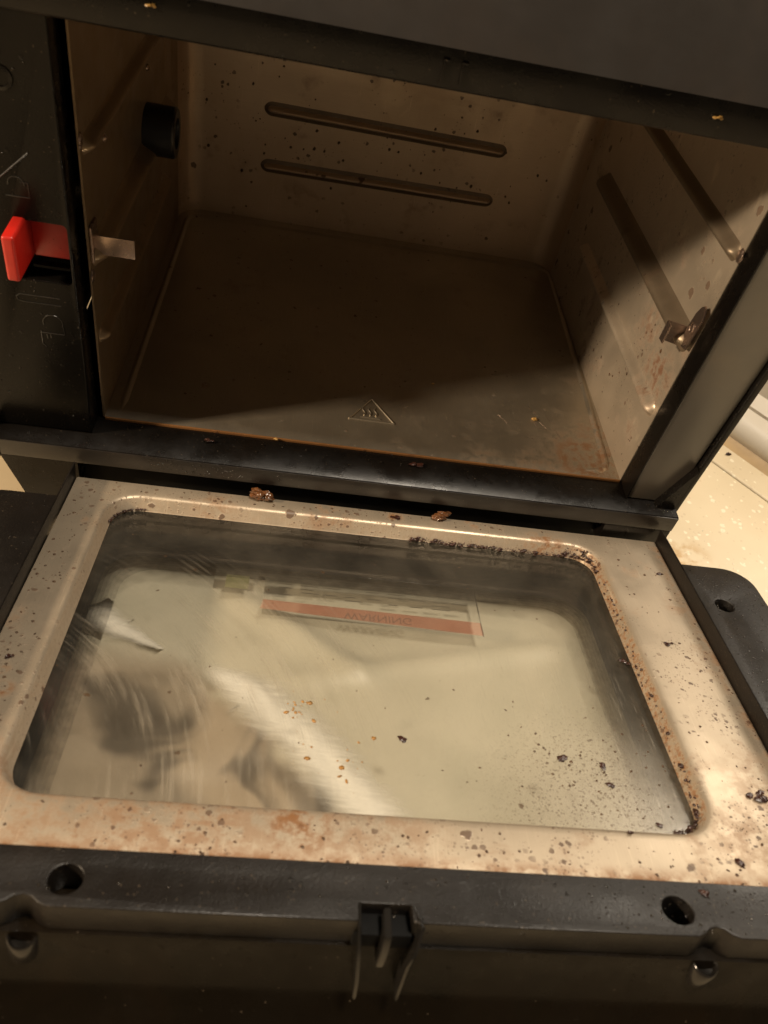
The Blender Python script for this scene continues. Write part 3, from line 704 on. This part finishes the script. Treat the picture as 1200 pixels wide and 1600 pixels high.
# two added white strips on the film imitate the bright streak of light
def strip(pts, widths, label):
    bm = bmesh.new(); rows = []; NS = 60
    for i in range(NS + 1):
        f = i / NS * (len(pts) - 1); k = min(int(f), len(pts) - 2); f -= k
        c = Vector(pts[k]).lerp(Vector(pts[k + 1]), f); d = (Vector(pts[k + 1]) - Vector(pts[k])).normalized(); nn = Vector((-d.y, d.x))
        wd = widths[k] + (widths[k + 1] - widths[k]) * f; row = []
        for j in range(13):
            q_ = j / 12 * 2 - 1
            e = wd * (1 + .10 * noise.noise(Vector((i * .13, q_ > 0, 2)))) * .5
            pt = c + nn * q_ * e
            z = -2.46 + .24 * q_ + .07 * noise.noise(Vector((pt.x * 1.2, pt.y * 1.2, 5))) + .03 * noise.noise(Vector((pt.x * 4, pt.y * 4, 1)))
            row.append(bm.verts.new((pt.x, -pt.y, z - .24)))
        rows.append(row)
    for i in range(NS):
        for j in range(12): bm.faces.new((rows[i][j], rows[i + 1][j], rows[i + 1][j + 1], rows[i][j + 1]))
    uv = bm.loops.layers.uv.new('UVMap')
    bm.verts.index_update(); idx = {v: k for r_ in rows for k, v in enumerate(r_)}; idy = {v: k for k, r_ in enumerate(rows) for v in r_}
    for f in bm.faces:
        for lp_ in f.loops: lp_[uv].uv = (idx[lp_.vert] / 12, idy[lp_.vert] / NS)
    o = mesh_obj('streak_strip', bm, M_strip, angle=180); o.location = Vector((0, -2.51, -1.5304)) * S; o.rotation_euler = (-t, 0, 0)
    tag(o, label, 'plastic strip')  # added strip standing for the bright streak of light, no real plastic
M_strip, _nt, _P = new_mat('white_light_streak'); _b = NB(_nt); _v = _b.coord()
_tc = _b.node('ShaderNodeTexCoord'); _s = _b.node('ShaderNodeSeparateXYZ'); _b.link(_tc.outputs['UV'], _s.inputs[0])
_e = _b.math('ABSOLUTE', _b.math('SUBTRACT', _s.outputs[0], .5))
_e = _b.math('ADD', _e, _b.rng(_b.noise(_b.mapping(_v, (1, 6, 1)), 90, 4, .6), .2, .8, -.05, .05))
_b.link(_b.math('MULTIPLY', _b.rng(_e, .04, .50, 1, 0), _b.rng(_s.outputs[1], .0, .12)), _P.inputs['Alpha'])      # streak fades out softly at its edges
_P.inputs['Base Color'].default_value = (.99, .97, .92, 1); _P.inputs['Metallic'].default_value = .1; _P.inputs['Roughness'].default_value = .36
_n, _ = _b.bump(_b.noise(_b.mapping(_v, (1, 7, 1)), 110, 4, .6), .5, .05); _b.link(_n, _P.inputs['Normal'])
strip([(6.0, 8.3), (8.3, 9.8), (10.6, 12.2), (12.6, 14.8), (14.4, 17.2)], [1.2, 3.2, 3.3, 3.2, 3.5], 'long added white strip imitating the bright streak of light running diagonally to the front edge under the door glass')
strip([(.9, 5.6), (2.4, 6.7), (4.3, 7.7)], [2.3, 1.9, .7], 'short added white strip imitating a bright streak of light by the left edge under the door glass')

# ------------------------------------------------------------------ crumbs, burnt specks and grease
random.seed(7)
DM = Matrix.Translation(Vector((0, -2.51, -1.5304))) @ Matrix.Rotation(-t, 4, 'X')
M_burnt = simple('burnt_crumb', (.045, .014, .008), .33, 0, 300, .6, .6, .8)
M_soot = simple('baked_speck', (.10, .05, .022), .45, 0, 300, .6, .5, .5)
M_honey = simple('honey_brown_crumb', (.15, .06, .022), .16, 0, 300, .6, .9, .9)
M_gold = simple('golden_crumb', (.55, .33, .10), .35, 0, 300, .5, .6, .6)
M_drop = simple('clear_grease', (.02, .015, .010), .06, 0, 100, .2, 1.0, .0)
M_wet = simple('pale_droplet', (.88, .80, .64), .12, 0, 100, .1, .6, .0)
def blob(bm, c, sx, sy, sz, M=None, sub_=2, rough=.45, seed=0, rot=0):
    r = bmesh.ops.create_icosphere(bm, subdivisions=sub_, radius=1); rm = Matrix.Rotation(rot, 3, 'Z')
    for v in r['verts']:
        k = 1 + rough * noise.noise(v.co * 1.7 + Vector((seed * 3.7, seed, 0)))
        v.co = rm @ Vector((v.co.x * sx * k, v.co.y * sy * k, v.co.z * sz * k)) + Vector(c)
        if M is not None: v.co = M @ v.co
def crumb(name, label, cat, c, size, mat, M=None, group=None, multi=1, flat=.5, rot=0, spread=.8):
    c = Vector(c); cw = (M @ c) if M is not None else c; bm = bmesh.new(); random.seed(hash(label) % 1 + len(label))
    for k in range(multi):
        o_ = Vector((random.uniform(-1, 1) * size * spread, random.uniform(-.6, .6) * size * spread, random.uniform(-.3, .6) * size * flat)) if multi > 1 else Vector()
        s_ = size * (random.uniform(.3, .6) if multi > 1 else 1)
        blob(bm, c + o_, s_, s_ * .6, s_ * flat, M, 3 if multi == 1 else 2, .8, len(label) + k, rot)
    for v in bm.verts: v.co -= cw
    o = mesh_obj(name, bm, mat, angle=60); o.location = cw * S; tag(o, label, cat, group); return o
crumb('food_crumb', 'knobbly glistening brown crumb at the left end of the black hinge slot', 'crumb', (7.5, -.12, .18), .45, M_honey, DM, None, 16, .6)
crumb('food_crumb', 'larger amber brown crumb clinging to the hinge slot right of the middle', 'crumb', (16.05, -.12, .16), .42, M_honey, DM, None, 14, .55)
crumb('food_crumb', 'golden crumb on the black top bar, near its left corner', 'crumb', (2.85, -1.4, 17.9), .16, M_gold, None, None, 5)
crumb('food_crumb', 'golden crumb on the black top bar near the right corner', 'crumb', (21.0, -1.42, 17.75), .17, M_gold, None, None, 5)
crumb('food_crumb', 'orange crumb on the scratched patch of the cavity floor', 'crumb', (21.05, 3.78, .05), .16, M_gold, None)
crumb('food_crumb', 'tiny amber crumb in the shaded middle of the cavity floor', 'crumb', (15.7, 5.6, .04), .08, M_gold, None)
crumb('food_crumb', 'dark ring-shaped crumb on the black sill below the cavity, left', 'crumb', (4.85, -.85, .05), .20, M_burnt, None, None, 7, .4)
crumb('food_crumb', 'glistening crumb on the black sill, next to the ring-shaped one', 'crumb', (7.9, -.2, .04), .14, M_gold, None, None, 5, .5)
crumb('food_crumb', 'burnt smear of crumbs on the black sill right of the middle', 'crumb', (14.6, -.75, .02), .3, M_burnt, None, None, 8, .15)
crumb('burnt_flake', 'lone black teardrop flake in the middle of the door glass', 'flake', (13.4, -13.18, -.63), .17, M_burnt, DM, None, 1, .25, -.6)
crumb('burnt_flake', 'hooked dark flake left of the speckled patch on the door glass', 'flake', (19.1, -13.5, -.63), .2, M_burnt, DM, None, 1, .25, .5)
crumb('burnt_flake', 'oval reddish flake in the upper speckled patch of the door glass', 'flake', (20.55, -13.7, -.63), .16, M_burnt, DM, None, 1, .3, 1.8)
crumb('burnt_flake', 'narrow slanting flake below the oval reddish one on the glass', 'flake', (20.6, -14.5, -.63), .15, M_burnt, DM, None, 1, .25, -.5)
crumb('burnt_flake', 'dark flake at the lower right of the speckled glass patch', 'flake', (21.9, -16.0, -.63), .12, M_burnt, DM, None, 1, .3, -.5)
crumb('burnt_flake', 'flake standing at the seam between glass and front steel rim', 'flake', (20.4, -16.85, .04), .14, M_burnt, DM, None, 2, .5, 0)
crumb('burnt_flake', 'black flake stuck on the glass edge by the right slope', 'flake', (23.0, -8.3, -.60), .22, M_burnt, DM, None, 5, .3, 0)
crumb('burnt_crumb_cluster', 'cluster of small dark crumbs on the bright right steel rim', 'crumbs', (25.5, -15.1, .04), .3, M_burnt, DM, None, 9, .3, 0, 1.0)
crumb('burnt_flake', 'dark oval flake near the front right corner of the steel rim', 'flake', (23.75, -17.7, .03), .16, M_burnt, DM, None, 1, .35, -.7)
crumb('burnt_flake', 'dark flake on the far right corner of the steel rim', 'flake', (26.2, -2.7, .03), .13, M_burnt, DM, None, 1, .3, 0)
crumb('burnt_flake', 'small group of reddish flakes midway down the right steel rim', 'flake', (24.9, -7.6, .03), .2, M_burnt, DM, None, 5, .2, 0, 1.2)
crumb('burnt_flake', 'dark brown lump on the left steel rim above two orange stains', 'flake', (-.15, -11.5, .04), .2, M_burnt, DM, None, 4, .3, .9, .7)
crumb('burnt_flake', 'dark brown patch on the far steel rim just left of the amber hinge crumb', 'flake', (13.85, -.5, .02), .3, M_burnt, DM, None, 4, .12, -.5)
crumb('burnt_flake', 'purple brown flake on the black front rim under the right corner', 'flake', (21.6, -19.3, .83), .14, M_burnt, DM, None, 1, .4, -.4)
crumb('food_crumb', 'small brown curl on the cream strip behind the worktop', 'crumb', (36.9, 8.0 + 2.0, CZ + .2), .16, M_burnt, None)

def scatter(name, label, cat, mat, n, fn, smin, smax, flat, seed, parent=None):
    random.seed(seed); bm = bmesh.new()
    for k in range(n):
        r_ = fn()
        if r_ is None: continue
        c, M = r_; s_ = smin + (smax - smin) * random.random() ** 3
        blob(bm, c, s_, s_ * random.uniform(.45, 1), s_ * flat, M, 1, .5, k, random.uniform(0, 3.14))
    o = mesh_obj(name, bm, mat, parent, angle=180); tag(o, label, cat, None, 'stuff'); return o
U_ = random.uniform; G = random.gauss
def slope_edge():
    # along the foot of the slope round the window, mostly top right corner and right side
    k = random.random()
    if k < .4: return (U_(14.5, 22.6), -1.25 - abs(G(0, .09)), -.58 + abs(G(0, .08))), DM
    if k < .55: a = U_(0, 1.57); return (22.0 + 1.3 * math.sin(a), -2.5 + 1.3 * math.cos(a), -.5 + abs(G(0, .2))), DM
    if k < .72: a = U_(0, 1.57); return (22.05 + 1.25 * math.sin(a), -15.4 - 1.1 * math.cos(a), -.55 + abs(G(0, .2))), DM
    if k < .82: a = U_(0, 1.57); return (2.45 - 1.3 * math.sin(a), -2.5 + 1.28 * math.cos(a), -.56), DM
    return (23.33 + U_(0, .1), -U_(3, 16), -.6 + U_(0, .4)), DM
scatter('burnt_grease_crust', 'dark burnt grease crust along the foot of the steel slope round the glass', 'grease', M_burnt, 520, slope_edge, .03, .14, .5, 3)
def rimspecks():
    k = random.random()
    if k < .34: return (U_(-.7, 25), -U_(17.0, 18.6), .0), DM
    if k < .6: return (U_(-.7, .6), -U_(1, 17), .0), DM
    if k < .85: return (U_(24, 26.8), -U_(.3, 18.5), .0), DM
    return (U_(.5, 24), -U_(.1, .7), .0), DM
scatter('burnt_specks', 'fine dark burnt specks scattered over the steel rim of the door', 'specks', M_soot, 900, rimspecks, .012, .08, .3, 5)
def glspecks():
    if random.random() < .72: return (G(20.4, 1.7), -min(16.4, max(3, G(14.6, 1.5))), -.66), DM
    return (U_(1.6, 22.8), -U_(1.8, 16.2), -.66), DM
scatter('burnt_specks', 'brown specks scattered over the greasy inner glass, thickest at lower right', 'specks', M_soot, 420, glspecks, .012, .065, .3, 6)
def amber():
    k = random.random()
    if k < .5: return (G(9.7, .35), -G(12.0, .4), -.66), DM
    return (G(10.9, .8), -G(14.0, .9), -.66), DM
M_amb = simple('amber_residue', (.40, .20, .05), .3, 0, 200, .4, .5, .5)
scatter('amber_residue', 'amber grease spots on the bright streak in the glass', 'residue', M_amb, 46, amber, .02, .12, .25, 9)
def wallspecks():
    k = random.random()
    if k < .7: return (U_(1.5, 22.5), D - .01, U_(.5, 9.5) if random.random() < .5 else G(6, 1.5)), None
    return (XR(3) - .02, U_(.3, 9), U_(.3, 7)), None
def wallblob(n, fn, seed):
    random.seed(seed); bm = bmesh.new()
    for k in range(n):
        c, _ = fn(); s_ = .025 + .08 * random.random() ** 3; onback = c[1] > 15
        r_ = bmesh.ops.create_icosphere(bm, subdivisions=1, radius=1)
        for v in r_['verts']:
            q_ = 1 + .5 * noise.noise(v.co * 1.7 + Vector((k, 0, 0)))
            sc_ = Vector((s_, .02, s_ * 1.2)) if onback else Vector((.02, s_, s_))
            v.co = Vector((v.co.x * sc_.x, v.co.y * sc_.y, v.co.z * sc_.z)) * q_ + Vector((c[0] if onback else XR(c[1]) - .005, c[1], c[2]))
    o = mesh_obj('burnt_specks', bm, M_soot, None, angle=180); tag(o, 'dark burnt specks on the back and right walls inside the cavity', 'specks', None, 'stuff')
wallblob(150, wallspecks, 11)
def drops():
    k = random.random()
    if k < .22: return (G(4.5, 1.8), -2.245, U_(-.8, -.1)), None
    if k < .30: return (U_(-3, 24), U_(-2.0, -.2), .0), None
    if k < .62: return (U_(27.2, 29.9), -U_(3.2, 18), .8), DM
    if k < .72: return (U_(20, 27), -U_(19.1, 20.5), .8), DM
    if k < .82: return (U_(-.6, 19), -U_(19.1, 20.5), .8), DM
    if k < .90: return (U_(26, 27.3), U_(-2, -1.3), .02), None
    return (U_(-4, -.4), FY - .01, U_(0, 16)), None
scatter('grease_droplets', 'tiny glinting grease droplets over the black plastic of oven and door', 'grease droplets', M_drop, 900, drops, .012, .06, .75, 13)
def fdrops():
    if random.random() < .7: return (U_(27.1, 29.9), -U_(3.2, 19), .8), DM
    return (U_(18, 29), -U_(19.1, 20.5), .8), DM
scatter('grease_droplets', 'dense sparkling grease droplets on the right flange of the black door', 'grease droplets', M_drop, 1500, fdrops, .012, .045, .8, 21)
def smears(): return (G(20.6, .6), G(3.6, .5), .0), None
random.seed(31); bm = bmesh.new()
for k in range(14):
    x, y = G(20.6, .9), G(3.4, .75); a = random.choice((.05, -.1, 1.9, 2.0)) + G(0, .12); l_ = U_(.1, .38)
    d = Vector((math.cos(a), math.sin(a), 0)) * l_; q = Vector((x, y, .0))
    tube(bm, [q - d, q - d * .3 + Vector((0, 0, .004)), q + d * .4 + Vector((0, .02, .004)), q + d], .008, 4, False)
o = part(mesh_obj('scratch', bm, M_clip, angle=180), fl); o['kind'] = 'stuff'
def cdrops(): return (U_(30, 40), U_(-12, 8), CZ), None
scatter('grease_droplets', 'small pale droplets on the cream worktop beside the oven', 'grease droplets', M_wet, 160, cdrops, .02, .07, .4, 15)
